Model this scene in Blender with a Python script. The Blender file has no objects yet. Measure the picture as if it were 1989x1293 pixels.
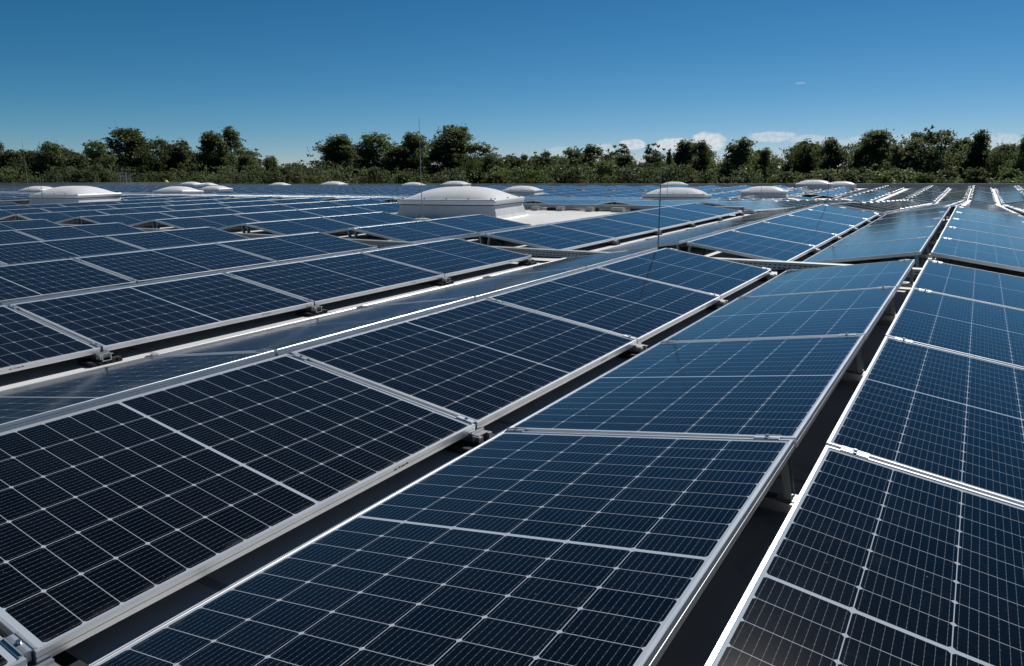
import bpy, math, random
import numpy as np
from mathutils import Vector, Matrix

random.seed(11)
R = math.radians
scene = bpy.context.scene
COL = scene.collection

# ------------------------------------------------------------------ camera
# axes: x across the rows (right), y along the rows (away), z up, metres
CAM_POS = Vector((0.0, 0.0, 0.7992))
FW = Vector((-0.5170688, 0.83145107, -0.20329529))
RT = Vector((0.84958014, 0.52744682, -0.00366543))
UP = Vector((-0.10417983, 0.17461092, 0.97911061))
cam_data = bpy.data.cameras.new("camera")
cam = bpy.data.objects.new("camera", cam_data)
COL.objects.link(cam)
cam.matrix_world = Matrix(((RT.x, UP.x, -FW.x, CAM_POS.x), (RT.y, UP.y, -FW.y, CAM_POS.y),
                           (RT.z, UP.z, -FW.z, CAM_POS.z), (0, 0, 0, 1)))
cam_data.sensor_width = 36.0
cam_data.lens = 25.898
cam_data.clip_start = 0.05
cam_data.clip_end = 9000.0
scene.camera = cam
FPX = 25.898 / 36.0 * 1989.0

# ------------------------------------------------------------------ light
SUN_AZ = R(2.5)          # clockwise from +y
SUN_EL = R(46.0)
sun_dir = Vector((math.sin(SUN_AZ) * math.cos(SUN_EL), math.cos(SUN_AZ) * math.cos(SUN_EL), math.sin(SUN_EL)))
sun_data = bpy.data.lights.new("sun", 'SUN')
sun_data.energy = 5.0
sun_data.angle = R(0.53)
sun_data.color = (1.0, 0.965, 0.91)
sun = bpy.data.objects.new("sun", sun_data)
COL.objects.link(sun)
sun.rotation_euler = (-sun_dir).to_track_quat('-Z', 'Y').to_euler()
sun.location = (0, 0, 60)

SKY_STRENGTH = 0.05
world = bpy.data.worlds.new("World")
scene.world = world
world.use_nodes = True
wn = world.node_tree
wn.nodes.clear()


class NT:
    """small helper to write node trees"""
    def __init__(s, tree):
        s.t = tree

    def n(s, typ, **kw):
        nd = s.t.nodes.new(typ)
        for k, v in kw.items():
            setattr(nd, k, v)
        return nd

    def link(s, a, b):
        s.t.links.new(a, b)

    def put(s, sock, v):
        if v is None:
            return
        if isinstance(v, bpy.types.NodeSocket):
            s.link(v, sock)
        else:
            sock.default_value = v

    def m(s, op, a, b=None, c=None, clamp=False):
        nd = s.n('ShaderNodeMath', operation=op, use_clamp=clamp)
        for i, v in enumerate((a, b, c)):
            s.put(nd.inputs[i], v) if v is not None else None
        return nd.outputs[0]

    def mix(s, f, a, b, mode='MIX'):
        nd = s.n('ShaderNodeMix', data_type='RGBA', blend_type=mode)
        s.put(nd.inputs[0], f)
        s.put(nd.inputs[6], a if isinstance(a, bpy.types.NodeSocket) or a is None else (*a, 1.0)[:4])
        s.put(nd.inputs[7], b if isinstance(b, bpy.types.NodeSocket) or b is None else (*b, 1.0)[:4])
        return nd.outputs[2]

    def noise(s, vec, scale, detail=4.0, rough=0.55, dim='3D'):
        nd = s.n('ShaderNodeTexNoise', noise_dimensions=dim)
        s.put(nd.inputs['Vector'], vec)
        nd.inputs['Scale'].default_value = scale
        nd.inputs['Detail'].default_value = detail
        nd.inputs['Roughness'].default_value = rough
        return nd.outputs[0]

    def ramp(s, f, lo, hi, smooth=True):
        nd = s.n('ShaderNodeMapRange', interpolation_type='SMOOTHSTEP' if smooth else 'LINEAR')
        s.put(nd.inputs['Value'], f)
        s.put(nd.inputs['From Min'], lo)
        s.put(nd.inputs['From Max'], hi)
        return nd.outputs[0]


W = NT(wn)
sky = W.n('ShaderNodeTexSky', sky_type='NISHITA')
sky.sun_disc = False
sky.sun_elevation = SUN_EL
sky.sun_rotation = SUN_AZ
sky.altitude = 3000.0
sky.air_density = 1.0
sky.dust_density = 0.0
sky.ozone_density = 6.0
# the deep polarised blue of the photograph: a steeper response of the same sky
pre = W.n('ShaderNodeVectorMath', operation='SCALE')
W.link(sky.outputs[0], pre.inputs[0])
pre.inputs['Scale'].default_value = SKY_STRENGTH
spx = W.n('ShaderNodeSeparateXYZ')
W.link(pre.outputs[0], spx.inputs[0])
grd = W.n('ShaderNodeCombineXYZ')
for ch_, (g_, k_) in enumerate(((2.07, 5.5), (1.27, 1.68), (1.24, 1.50))):
    W.link(W.m('MULTIPLY', W.m('POWER', spx.outputs[ch_], g_), k_ / SKY_STRENGTH), grd.inputs[ch_])
tc = W.n('ShaderNodeTexCoord')
sep = W.n('ShaderNodeSeparateXYZ')
W.link(tc.outputs['Generated'], sep.inputs[0])
az = W.m('MULTIPLY', W.m('ARCTAN2', sep.outputs[0], sep.outputs[1]), 180 / math.pi)
el = W.m('MULTIPLY', W.m('ARCSINE', sep.outputs[2]), 180 / math.pi)
# fair weather cumulus low over the horizon: (azimuth, elevation, half width, half height, thickness)
comb = W.n('ShaderNodeCombineXYZ')
W.link(az, comb.inputs[0])
W.link(W.m('MULTIPLY', el, 1.35), comb.inputs[1])
n_big = W.noise(comb.outputs[0], 1.15, 8.0, 0.62)
n_off = W.m('MULTIPLY', W.m('SUBTRACT', n_big, 0.5), 1.9)
cloud = None
for (ca, ce, cw, ch, th) in ((-19.7, 2.5, 2.0, 0.52, 0.95), (-17.4, 2.65, 1.5, 0.80, 0.95), (-22.9, 2.55, 1.15, 0.42, 0.8),
                             (-24.9, 2.25, 1.2, 0.45, 0.5), (-28.0, 2.1, 1.3, 0.4, 0.3), (-12.9, 2.95, 1.9, 0.42, 0.6),
                             (-10.4, 2.7, 1.9, 0.36, 0.42), (-7.4, 2.5, 1.9, 0.35, 0.3), (0.8, 1.9, 2.4, 0.95, 0.42),
                             (-4.0, 2.5, 2.2, 0.5, 0.3), (-11.3, 6.5, 0.42, 0.09, 0.22), (-55, 3.0, 2.0, 0.3, 0.0)):
    dx = W.m('DIVIDE', W.m('SUBTRACT', az, ca), cw)
    dy = W.m('DIVIDE', W.m('SUBTRACT', el, ce), ch)
    dd = W.m('ADD', W.m('MULTIPLY', dx, dx), W.m('MULTIPLY', dy, dy))
    f = W.m('MULTIPLY', W.ramp(W.m('ADD', W.m('SUBTRACT', 1.0, dd), n_off), 0.0, 0.55), th)
    cloud = f if cloud is None else W.m('MAXIMUM', cloud, f)
n_soft = W.noise(comb.outputs[0], 2.6, 4.0, 0.6)
cl_col = W.mix(W.ramp(n_soft, 0.3, 0.7), (11.0, 12.3, 13.8), (16.0, 16.2, 16.4))
withcl = W.mix(W.m('MULTIPLY', cloud, 0.92), grd.outputs[0], cl_col)
bg = W.n('ShaderNodeBackground')
bg.inputs['Strength'].default_value = SKY_STRENGTH
W.link(withcl, bg.inputs['Color'])
wo = W.n('ShaderNodeOutputWorld')
W.link(bg.outputs[0], wo.inputs['Surface'])

vs = scene.view_settings
vs.view_transform = 'Standard'
vs.look = 'None'
vs.exposure = 0.0
vs.gamma = 1.0
vs.use_curve_mapping = False
scene.cycles.max_bounces = 8
scene.cycles.diffuse_bounces = 5
scene.cycles.glossy_bounces = 3
scene.cycles.transparent_max_bounces = 6
scene.cycles.caustics_reflective = False
scene.cycles.caustics_refractive = False
scene.cycles.use_denoising = True

# ------------------------------------------------------------------ the roof's shape
B1, B2, B3, VEND, VFRONT = 17.2, 38.9, 61.2, 75.0, -26.0
UL, UR = -105.0, 13.0


def roof_z(v):
    if v < B1:
        return 0.02 * (v - B1)
    if v < B2:
        return -0.0192 * (v - B1)
    z2 = -0.0192 * (B2 - B1)
    if v < B3:
        return z2 + 0.0226 * (v - B2)
    return z2 + 0.0226 * (B3 - B2) - 0.02 * (v - B3)


def roof_slope(v):
    return 0.02 if v < B1 else -0.0192 if v < B2 else 0.0226 if v < B3 else -0.02


# ------------------------------------------------------------------ materials
def material(name):
    m = bpy.data.materials.new(name)
    m.use_nodes = True
    m.node_tree.nodes.clear()
    t = NT(m.node_tree)
    out = t.n('ShaderNodeOutputMaterial')
    b = t.n('ShaderNodeBsdfPrincipled')
    t.link(b.outputs[0], out.inputs['Surface'])
    return m, t, b, out


def simple(name, col, rough=0.5, metal=0.0, var=0.12, nscale=6.0, bump=0.0, spec=0.5, rvar=0.1):
    m, t, b, out = material(name)
    co = t.n('ShaderNodeTexCoord').outputs['Object']
    nz = t.noise(co, nscale, 5.0, 0.6)
    dark = tuple(c * (1 - var) for c in col)
    lite = tuple(min(1, c * (1 + var)) for c in col)
    t.link(t.mix(t.ramp(nz, 0.3, 0.7), dark, lite), b.inputs['Base Color'])
    t.link(t.m('ADD', rough - rvar / 2, t.m('MULTIPLY', nz, rvar)), b.inputs['Roughness'])
    b.inputs['Metallic'].default_value = metal
    b.inputs['Specular IOR Level'].default_value = spec
    if bump:
        bp = t.n('ShaderNodeBump')
        bp.inputs['Strength'].default_value = bump
        bp.inputs['Distance'].default_value = 0.01
        t.link(t.noise(co, nscale * 6, 5.0, 0.65), bp.inputs['Height'])
        t.link(bp.outputs[0], b.inputs['Normal'])
    return m


PL, PW_, PT = 1.722, 1.1273, 0.034          # panel length, width, frame height
FL = 0.011                                  # frame flange seen from above
GL, GW = PL - 2 * FL, PW_ - 2 * FL          # glass
PITCH = 1.742
TILT = 0.15115
RIDGE_GAP = 0.094
RZ = 0.27                                   # ridge above roof
WC, WS = PW_ * math.cos(TILT), PW_ * math.sin(TILT)


def cid2(t, uv, oi):
    a = t.n('ShaderNodeVectorMath', operation='ADD')
    t.link(uv.outputs[0], a.inputs[0])
    c = t.n('ShaderNodeCombineXYZ')
    t.link(t.m('MULTIPLY', oi.outputs['Random'], 57.0), c.inputs[0])
    t.link(t.m('MULTIPLY', oi.outputs['Random'], 313.0), c.inputs[1])
    t.link(c.outputs[0], a.inputs[1])
    return a.outputs[0]


def cell_material():
    m, t, b, out = material("solar_cells")
    uv = t.n('ShaderNodeUVMap')
    s = t.n('ShaderNodeSeparateXYZ')
    t.link(uv.outputs[0], s.inputs[0])
    X, Y = s.outputs[0], s.outputs[1]
    py, px = 0.1815, 0.0920
    my = (GW - 6 * py) / 2
    yy = t.m('DIVIDE', t.m('SUBTRACT', Y, my), py)
    fy = t.m('FRACT', yy)
    dy = t.m('MULTIPLY', t.m('MINIMUM', fy, t.m('SUBTRACT', 1.0, fy)), py)
    xa = t.m('SUBTRACT', t.m('ABSOLUTE', t.m('SUBTRACT', X, GL / 2)), 0.0055)
    xx = t.m('DIVIDE', xa, px)
    fx = t.m('FRACT', xx)
    dx = t.m('MULTIPLY', t.m('MINIMUM', fx, t.m('SUBTRACT', 1.0, fx)), px)
    line = t.m('MAXIMUM', t.m('LESS_THAN', dy, 0.0011), t.m('LESS_THAN', dx, 0.0008))
    line = t.m('MAXIMUM', line, t.m('LESS_THAN', t.m('ADD', dx, dy), 0.0082))
    line = t.m('MAXIMUM', line, t.m('LESS_THAN', xa, 0.0))
    line = t.m('MAXIMUM', line, t.m('GREATER_THAN', xx, 9.0))
    line = t.m('MAXIMUM', line, t.m('LESS_THAN', yy, 0.0))
    line = t.m('MAXIMUM', line, t.m('GREATER_THAN', yy, 6.0))
    # busbars run along the panel, fine solder points on them
    fb = t.m('FRACT', t.m('ADD', t.m('MULTIPLY', yy, 10.0), 0.5))
    db = t.m('MULTIPLY', t.m('MINIMUM', fb, t.m('SUBTRACT', 1.0, fb)), py / 10)
    bus = t.m('LESS_THAN', db, 0.00036)
    pad = t.m('MULTIPLY', t.m('LESS_THAN', db, 0.0011), t.m('LESS_THAN', t.m('FRACT', t.m('MULTIPLY', X, 54.0)), 0.11))
    bus = t.m('MAXIMUM', bus, pad)
    # tint of each cell
    cid = t.n('ShaderNodeCombineXYZ')
    t.link(t.m('FLOOR', xx), cid.inputs[0])
    t.link(t.m('FLOOR', yy), cid.inputs[1])
    oi = t.n('ShaderNodeObjectInfo')
    t.link(t.m('MULTIPLY', oi.outputs['Random'], 91.0), cid.inputs[2])
    wnz = t.n('ShaderNodeTexWhiteNoise')
    t.link(cid.outputs[0], wnz.inputs['Vector'])
    cell = t.mix(wnz.outputs['Value'], (0.0008, 0.0011, 0.0024), (0.0016, 0.0021, 0.0040))
    pv = t.n('ShaderNodeHueSaturation')
    t.link(t.m('ADD', 0.47, t.m('MULTIPLY', oi.outputs['Random'], 0.07)), pv.inputs['Hue'])
    t.link(t.m('ADD', 0.7, t.m('MULTIPLY', t.m('FRACT', t.m('MULTIPLY', oi.outputs['Random'], 7.3)), 0.9)), pv.inputs['Value'])
    t.link(cell, pv.inputs['Color'])
    cell = pv.outputs[0]
    col = t.mix(t.m('MULTIPLY', bus, 0.45), cell, (0.27, 0.28, 0.31))
    col = t.mix(t.m('MULTIPLY', line, 0.86), col, (0.40, 0.45, 0.52))
    # dust, thicker along the lower edge where rain leaves it
    uvn = t.noise(uv.outputs[0], 3.0, 6.0, 0.65)
    fine = t.noise(uv.outputs[0], 60.0, 3.0, 0.7)
    edge = t.ramp(Y, GW - 0.040, GW - 0.002)
    edge = t.m('MULTIPLY', edge, t.ramp(t.noise(uv.outputs[0], 16.0, 6.0, 0.75), 0.40, 0.75))
    film = t.m('MULTIPLY', t.m('MULTIPLY', t.ramp(uvn, 0.3, 0.8), fine), 0.007)
    dust = t.m('ADD', film, t.m('MULTIPLY', edge, 0.15), clamp=True)
    speck = t.m('GREATER_THAN', t.noise(uv.outputs[0], 85.0, 1.0, 0.5), 0.80)
    dust = t.m('MAXIMUM', dust, t.m('MULTIPLY', speck, 0.22))
    vor = t.n('ShaderNodeTexVoronoi', feature='F1')
    t.link(cid2(t, uv, oi), vor.inputs['Vector'])
    vor.inputs['Scale'].default_value = 2.6
    sc_ = t.n('ShaderNodeSeparateXYZ')
    t.link(vor.outputs['Color'], sc_.inputs[0])
    drop = t.m('MULTIPLY', t.m('GREATER_THAN', sc_.outputs[0], 0.965), t.m('LESS_THAN', t.m('ADD', vor.outputs['Distance'], t.m('MULTIPLY', fine, 0.04)), t.m('MULTIPLY', sc_.outputs[1], 0.075)))
    ring = t.ramp(t.m('ABSOLUTE', t.m('SUBTRACT', t.noise(uv.outputs[0], 5.0, 2.0, 0.5), 0.5)), 0.012, 0.0)
    dust = t.m('MAXIMUM', dust, t.m('MULTIPLY', ring, 0.008))
    col = t.mix(dust, col, (0.36, 0.34, 0.31))
    col = t.mix(t.m('MULTIPLY', drop, 0.8), col, (0.62, 0.61, 0.58))
    t.link(col, b.inputs['Base Color'])
    t.link(t.m('ADD', 0.085, t.m('MULTIPLY', dust, 0.3)), b.inputs['Roughness'])
    b.inputs['IOR'].default_value = 1.36
    b.inputs['Specular IOR Level'].default_value = 0.42
    return m


def alu_material(name, col=(0.74, 0.755, 0.775), metal=0.72, rough=0.42):
    m, t, b, out = material(name)
    co = t.n('ShaderNodeTexCoord').outputs['Object']
    mp = t.n('ShaderNodeMapping')
    mp.inputs['Scale'].default_value = (2.0, 60.0, 60.0)
    t.link(co, mp.inputs[0])
    st = t.noise(mp.outputs[0], 3.0, 4.0, 0.6)
    nz = t.noise(co, 5.0, 5.0, 0.65)
    c = t.mix(t.ramp(nz, 0.3, 0.75), tuple(x * 0.88 for x in col), col)
    t.link(c, b.inputs['Base Color'])
    b.inputs['Metallic'].default_value = metal
    t.link(t.m('ADD', rough - 0.06, t.m('MULTIPLY', st, 0.14)), b.inputs['Roughness'])
    return m


def roof_material():
    m, t, b, out = material("roof_membrane")
    co = t.n('ShaderNodeTexCoord').outputs['Object']
    s = t.n('ShaderNodeSeparateXYZ')
    t.link(co, s.inputs[0])
    big = t.noise(co, 0.35, 6.0, 0.62)
    med = t.noise(co, 2.2, 6.0, 0.65)
    fin = t.noise(co, 40.0, 4.0, 0.6)
    c = t.mix(t.ramp(big, 0.32, 0.7), (0.52, 0.515, 0.505), (0.63, 0.62, 0.615))
    c = t.mix(t.m('MULTIPLY', t.ramp(med, 0.5, 0.78), 0.35), c, (0.40, 0.385, 0.36))
    c = t.mix(t.m('MULTIPLY', fin, 0.10), c, (0.45, 0.44, 0.43))
    pud = t.ramp(t.m('ABSOLUTE', t.m('SUBTRACT', t.noise(co, 0.9, 3.0, 0.5), 0.56)), 0.018, 0.0)
    c = t.mix(t.m('MULTIPLY', pud, 0.35), c, (0.36, 0.34, 0.31))
    # welded laps of the sheets every 1.55 m, cross laps every 11 m
    fu = t.m('FRACT', t.m('DIVIDE', t.m('ADD', s.outputs[1], 0.4), 1.55))
    lap = t.m('LESS_THAN', fu, 0.022)
    fv = t.m('FRACT', t.m('DIVIDE', t.m('ADD', s.outputs[0], t.m('MULTIPLY', t.m('FLOOR', t.m('DIVIDE', t.m('ADD', s.outputs[1], 0.4), 1.55)), 3.7)), 11.0))
    lap = t.m('MAXIMUM', lap, t.m('LESS_THAN', fv, 0.0018))
    c = t.mix(t.m('MULTIPLY', lap, 0.75), c, (0.27, 0.26, 0.25))
    t.link(c, b.inputs['Base Color'])
    b.inputs['Roughness'].default_value = 0.62
    bp = t.n('ShaderNodeBump')
    bp.inputs['Strength'].default_value = 0.35
    bp.inputs['Distance'].default_value = 0.02
    h = t.m('ADD', t.m('MULTIPLY', med, 0.6), t.m('MULTIPLY', t.ramp(fu, 0.0, 0.05), 0.5))
    t.link(h, bp.inputs['Height'])
    t.link(bp.outputs[0], b.inputs['Normal'])
    return m


def leaf_material(name, c1, c2, c3):
    m = bpy.data.materials.new(name)
    m.use_nodes = True
    m.node_tree.nodes.clear()
    t = NT(m.node_tree)
    out = t.n('ShaderNodeOutputMaterial')
    g = t.n('ShaderNodeNewGeometry')
    oi = t.n('ShaderNodeObjectInfo')
    co = t.n('ShaderNodeTexCoord').outputs['Object']
    clump = t.noise(co, 0.55, 3.0, 0.6)
    c = t.mix(g.outputs['Random Per Island'], c1, c2)
    c = t.mix(t.m('MULTIPLY', t.ramp(clump, 0.42, 0.7), 0.75), c, c3)
    hs = t.n('ShaderNodeHueSaturation')
    t.link(t.m('ADD', 0.485, t.m('MULTIPLY', oi.outputs['Random'], 0.03)), hs.inputs['Hue'])
    t.link(t.m('ADD', 0.75, t.m('MULTIPLY', oi.outputs['Random'], 0.5)), hs.inputs['Value'])
    t.link(c, hs.inputs['Color'])
    d = t.n('ShaderNodeBsdfPrincipled')
    d.inputs['Roughness'].default_value = 0.5
    d.inputs['Specular IOR Level'].default_value = 0.15
    t.link(hs.outputs[0], d.inputs['Base Color'])
    tr = t.n('ShaderNodeBsdfTranslucent')
    t.link(t.mix(1.0, hs.outputs[0], (1.40, 1.42, 0.95), 'MULTIPLY'), tr.inputs['Color'])
    mx = t.n('ShaderNodeMixShader')
    mx.inputs[0].default_value = 0.6
    t.link(d.outputs[0], mx.inputs[1])
    t.link(tr.outputs[0], mx.inputs[2])
    t.link(mx.outputs[0], out.inputs['Surface'])
    return m


def opal_material():
    m, t, b, out = material("opal_acrylic")
    co = t.n('ShaderNodeTexCoord').outputs['Object']
    c = t.mix(t.ramp(t.noise(co, 1.6, 5.0, 0.6), 0.35, 0.75), (0.90, 0.90, 0.90), (0.84, 0.84, 0.84))
    t.link(c, b.inputs['Base Color'])
    b.inputs['Roughness'].default_value = 0.28
    b.inputs['Specular IOR Level'].default_value = 0.35
    tr = t.n('ShaderNodeBsdfTranslucent')
    tr.inputs['Color'].default_value = (0.97, 0.97, 0.97, 1)
    mx = t.n('ShaderNodeMixShader')
    mx.inputs[0].default_value = 0.68
    t.link(b.outputs[0], mx.inputs[1])
    t.link(tr.outputs[0], mx.inputs[2])
    t.link(mx.outputs[0], out.inputs['Surface'])
    return m


M_CELL = cell_material()
M_ALU = alu_material("anodised_frame", (0.74, 0.76, 0.78), 0.68, 0.32)
M_RAIL = alu_material("mill_aluminium", (0.60, 0.61, 0.62), 0.8, 0.36)
M_CLAMP = alu_material("clamp_steel", (0.46, 0.50, 0.55), 0.8, 0.44)
M_GALV = alu_material("galvanised_steel", (0.33, 0.37, 0.38), 0.6, 0.45)
M_BOLT = simple("bolt_steel", (0.62, 0.63, 0.66), 0.28, 1.0)
M_BACK = simple("panel_backsheet", (0.34, 0.335, 0.33), 0.6)
M_RUBBER = simple("black_rubber", (0.018, 0.018, 0.018), 0.8, bump=0.3)
M_CABLE = simple("black_cable", (0.015, 0.015, 0.016), 0.55)
M_PRINT = simple("dark_print", (0.10, 0.10, 0.11), 0.6)
M_ROOF = roof_material()
M_DOME = opal_material()
M_CURB = simple("curb_membrane", (0.60, 0.60, 0.60), 0.6, var=0.10, nscale=2.5, bump=0.25)
M_RIM = simple("white_pvc_rim", (0.74, 0.75, 0.76), 0.38, var=0.04)
M_CONC = simple("ballast_concrete", (0.42, 0.41, 0.39), 0.9, var=0.2, nscale=14.0, bump=0.5)
M_COPING = simple("grey_coping", (0.34, 0.36, 0.38), 0.45, 0.4, var=0.08)
M_WALL = simple("parapet_membrane", (0.22, 0.235, 0.25), 0.7, var=0.15, nscale=1.2)
M_FACADE = simple("facade_panel", (0.42, 0.43, 0.44), 0.6)
M_YELLOW = simple("fluorescent_yellow", (0.72, 0.80, 0.06), 0.6)
M_BARK = simple("bark", (0.055, 0.045, 0.036), 0.9, var=0.35, nscale=5.0, bump=0.6)
M_LEAF = {
    'd': leaf_material("leaf_dark", (0.076, 0.096, 0.054), (0.112, 0.136, 0.080), (0.058, 0.076, 0.044)),
    'a': leaf_material("leaf_grey", (0.084, 0.100, 0.066), (0.118, 0.138, 0.094), (0.062, 0.076, 0.048)),
    'b': leaf_material("leaf_bright", (0.046, 0.068, 0.028), (0.070, 0.092, 0.040), (0.040, 0.054, 0.024)),
    'o': leaf_material("leaf_olive", (0.050, 0.062, 0.038), (0.074, 0.088, 0.054), (0.040, 0.050, 0.030)),
}
M_LEAF['s'] = M_LEAF['d']


# ------------------------------------------------------------------ mesh helpers
class MB:
    def __init__(s):
        s.v, s.f, s.mi, s.uv = [], [], [], []

    def face(s, pts, mi=0, uvs=None):
        i = len(s.v)
        s.v.extend([tuple(p) for p in pts])
        s.f.append(tuple(range(i, i + len(pts))))
        s.mi.append(mi)
        s.uv.append(uvs if uvs else [(0, 0)] * len(pts))

    def idx(s, vs_, fs, mi=0):
        i = len(s.v)
        s.v.extend([tuple(p) for p in vs_])
        for f in fs:
            s.f.append(tuple(i + k for k in f))
            s.mi.append(mi)
            s.uv.append([(0, 0)] * len(f))

    def box(s, c, d, mi=0, mat=None, taper=1.0):
        x, y, z = d[0] / 2, d[1] / 2, d[2] / 2
        p = [Vector((sx * x * (taper if sz > 0 else 1), sy * y * (taper if sz > 0 else 1), sz * z))
             for sz in (-1, 1) for sx, sy in ((-1, -1), (1, -1), (1, 1), (-1, 1))]
        if mat is not None:
            p = [mat @ q for q in p]
        c = Vector(c)
        s.idx([q + c for q in p], [(3, 2, 1, 0), (4, 5, 6, 7), (0, 1, 5, 4), (1, 2, 6, 5), (2, 3, 7, 6), (3, 0, 4, 7)], mi)

    def tube(s, a, b, ra, rb=None, n=8, mi=0, caps=True):
        a, b = Vector(a), Vector(b)
        rb = ra if rb is None else rb
        d = (b - a).normalized()
        e = d.orthogonal().normalized()
        g = d.cross(e)
        ring = [e * math.cos(2 * math.pi * k / n) + g * math.sin(2 * math.pi * k / n) for k in range(n)]
        vs_ = [a + q * ra for q in ring] + [b + q * rb for q in ring]
        fs = [(k, (k + 1) % n, n + (k + 1) % n, n + k) for k in range(n)]
        if caps:
            fs += [tuple(range(n - 1, -1, -1)), tuple(range(n, 2 * n))]
        s.idx(vs_, fs, mi)

    def build(s, name, mats, parent=None, smooth=False, loc=None):
        me = bpy.data.meshes.new(name)
        me.from_pydata(s.v, [], s.f)
        for m in (mats if isinstance(mats, (list, tuple)) else [mats]):
            me.materials.append(m)
        me.polygons.foreach_set('material_index', s.mi)
        if any(any(q != (0, 0) for q in u) for u in s.uv):
            ul = me.uv_layers.new(name="UVMap")
            flat = [c for u in s.uv for q in u for c in q]
            ul.data.foreach_set('uv', flat)
        if smooth:
            me.polygons.foreach_set('use_smooth', [True] * len(s.f))
        me.update()
        return link(name, me, parent, loc)


def link(name, me, parent=None, loc=None):
    o = bpy.data.objects.new(name, me)
    COL.objects.link(o)
    if parent is not None:
        o.parent = parent
    if loc is not None:
        o.location = loc
    return o


def tag(o, label=None, cat=None, group=None, kind=None):
    for k, v in (('label', label), ('category', cat), ('group', group), ('kind', kind)):
        if v:
            o[k] = v
    return o


def empty(name, loc=(0, 0, 0), rz=0.0):
    o = bpy.data.objects.new(name, None)
    o.empty_display_size = 0.1
    COL.objects.link(o)
    o.location = loc
    o.rotation_euler = (0, 0, rz)
    return o


def copy_tree(o, kids, parent=None):
    c = o.copy()
    COL.objects.link(c)
    c.parent = parent
    for ch in kids.get(o.name, ()):
        copy_tree(ch, kids, c)
    return c


def kid_map(root):
    k = {}
    todo = [root]
    while todo:
        p = todo.pop()
        ch = [o for o in COL.objects if o.parent == p]
        k[p.name] = ch
        todo += ch
    return k


UNITS = ['', 'first', 'second', 'third', 'fourth', 'fifth', 'sixth', 'seventh', 'eighth', 'ninth', 'tenth', 'eleventh', 'twelfth',
         'thirteenth', 'fourteenth', 'fifteenth', 'sixteenth', 'seventeenth', 'eighteenth', 'nineteenth']
TENS = {20: ('twentieth', 'twenty'), 30: ('thirtieth', 'thirty'), 40: ('fortieth', 'forty'), 50: ('fiftieth', 'fifty'),
        60: ('sixtieth', 'sixty'), 70: ('seventieth', 'seventy'), 80: ('eightieth', 'eighty'), 90: ('ninetieth', 'ninety'), 100: ('hundredth', 'hundred'),
        110: ('hundred-tenth', 'hundred-and-ten'),
        120: ('hundred-twentieth', 'hundred-and-twenty'), 130: ('hundred-thirtieth', 'hundred-and-thirty'),
        140: ('hundred-fortieth', 'hundred-and-forty'), 150: ('hundred-fiftieth', 'hundred-and-fifty'),
        160: ('hundred-sixtieth', 'hundred-and-sixty'), 170: ('hundred-seventieth', 'hundred-and-seventy')}


def ordinal(n):
    if n < 20:
        return UNITS[n]
    t, u = n // 10 * 10, n % 10
    return TENS[t][0] if u == 0 else TENS[t][1] + '-' + UNITS[u]


# ------------------------------------------------------------------ the roof
rows_v = [VFRONT, -10, 0, 8, B1, 24, 30, B2, 45, 53, B3, 68, VEND]
rb = MB()
for a, b in zip(rows_v[:-1], rows_v[1:]):
    rb.face([(UL, a, roof_z(a)), (UR, a, roof_z(a)), (UR, b, roof_z(b)), (UL, b, roof_z(b))])
tag(rb.build('roof', M_ROOF), 'white membrane flat roof under the solar arrays', 'roof', kind='structure')

bw = MB()
zg = -8.2
for (x0, y0), (x1, y1) in (((UL, VFRONT), (UR, VFRONT)), ((UR, VFRONT), (UR, VEND)), ((UR, VEND), (UL, VEND)), ((UL, VEND), (UL, VFRONT))):
    bw.face([(x0, y0, zg), (x1, y1, zg), (x1, y1, roof_z(y1) - 0.004), (x0, y0, roof_z(y0) - 0.004)])
tag(bw.build('facade', M_FACADE), 'grey outer walls of the hall below the roof', 'building', kind='structure')

gm, gt, gb, _ = material("meadow_ground")
gco = gt.n('ShaderNodeTexCoord').outputs['Object']
gt.link(gt.mix(gt.ramp(gt.noise(gco, 0.02, 6.0, 0.6), 0.35, 0.65), (0.035, 0.055, 0.018), (0.075, 0.085, 0.035)), gb.inputs['Base Color'])
gb.inputs['Roughness'].default_value = 0.95
g = MB()
g.face([(-6000, -6000, zg), (6000, -6000, zg), (6000, 6000, zg), (-6000, 6000, zg)])
tag(g.build('ground', gm), 'green ground around the building', 'ground', kind='structure')

pp = empty('parapet', (UL, VEND, 0))
tag(pp, 'long low grey parapet with metal coping along the far roof edge', 'parapet')
wl, cp = MB(), MB()
zt = 0.355
wl.box(((UL + UR) / 2 - UL, 0.10, (zt - 0.6) / 2), (UR - UL, 0.18, zt + 0.6))
cp.box(((UL + UR) / 2 - UL, 0.10, zt + 0.014), (UR - UL + 0.1, 0.30, 0.028))
zl = 0.66
wl.box((-0.10, (VFRONT - VEND) / 2 - 0.2, (zl - 0.9) / 2), (0.18, VEND - VFRONT - 0.6, zl + 0.9))
cp.box((-0.10, (VFRONT - VEND) / 2 - 0.2, zl + 0.014), (0.30, VEND - VFRONT - 0.6, 0.028))
wl.build('wall', M_WALL, pp)
cp.build('coping', M_COPING, pp)

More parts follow.
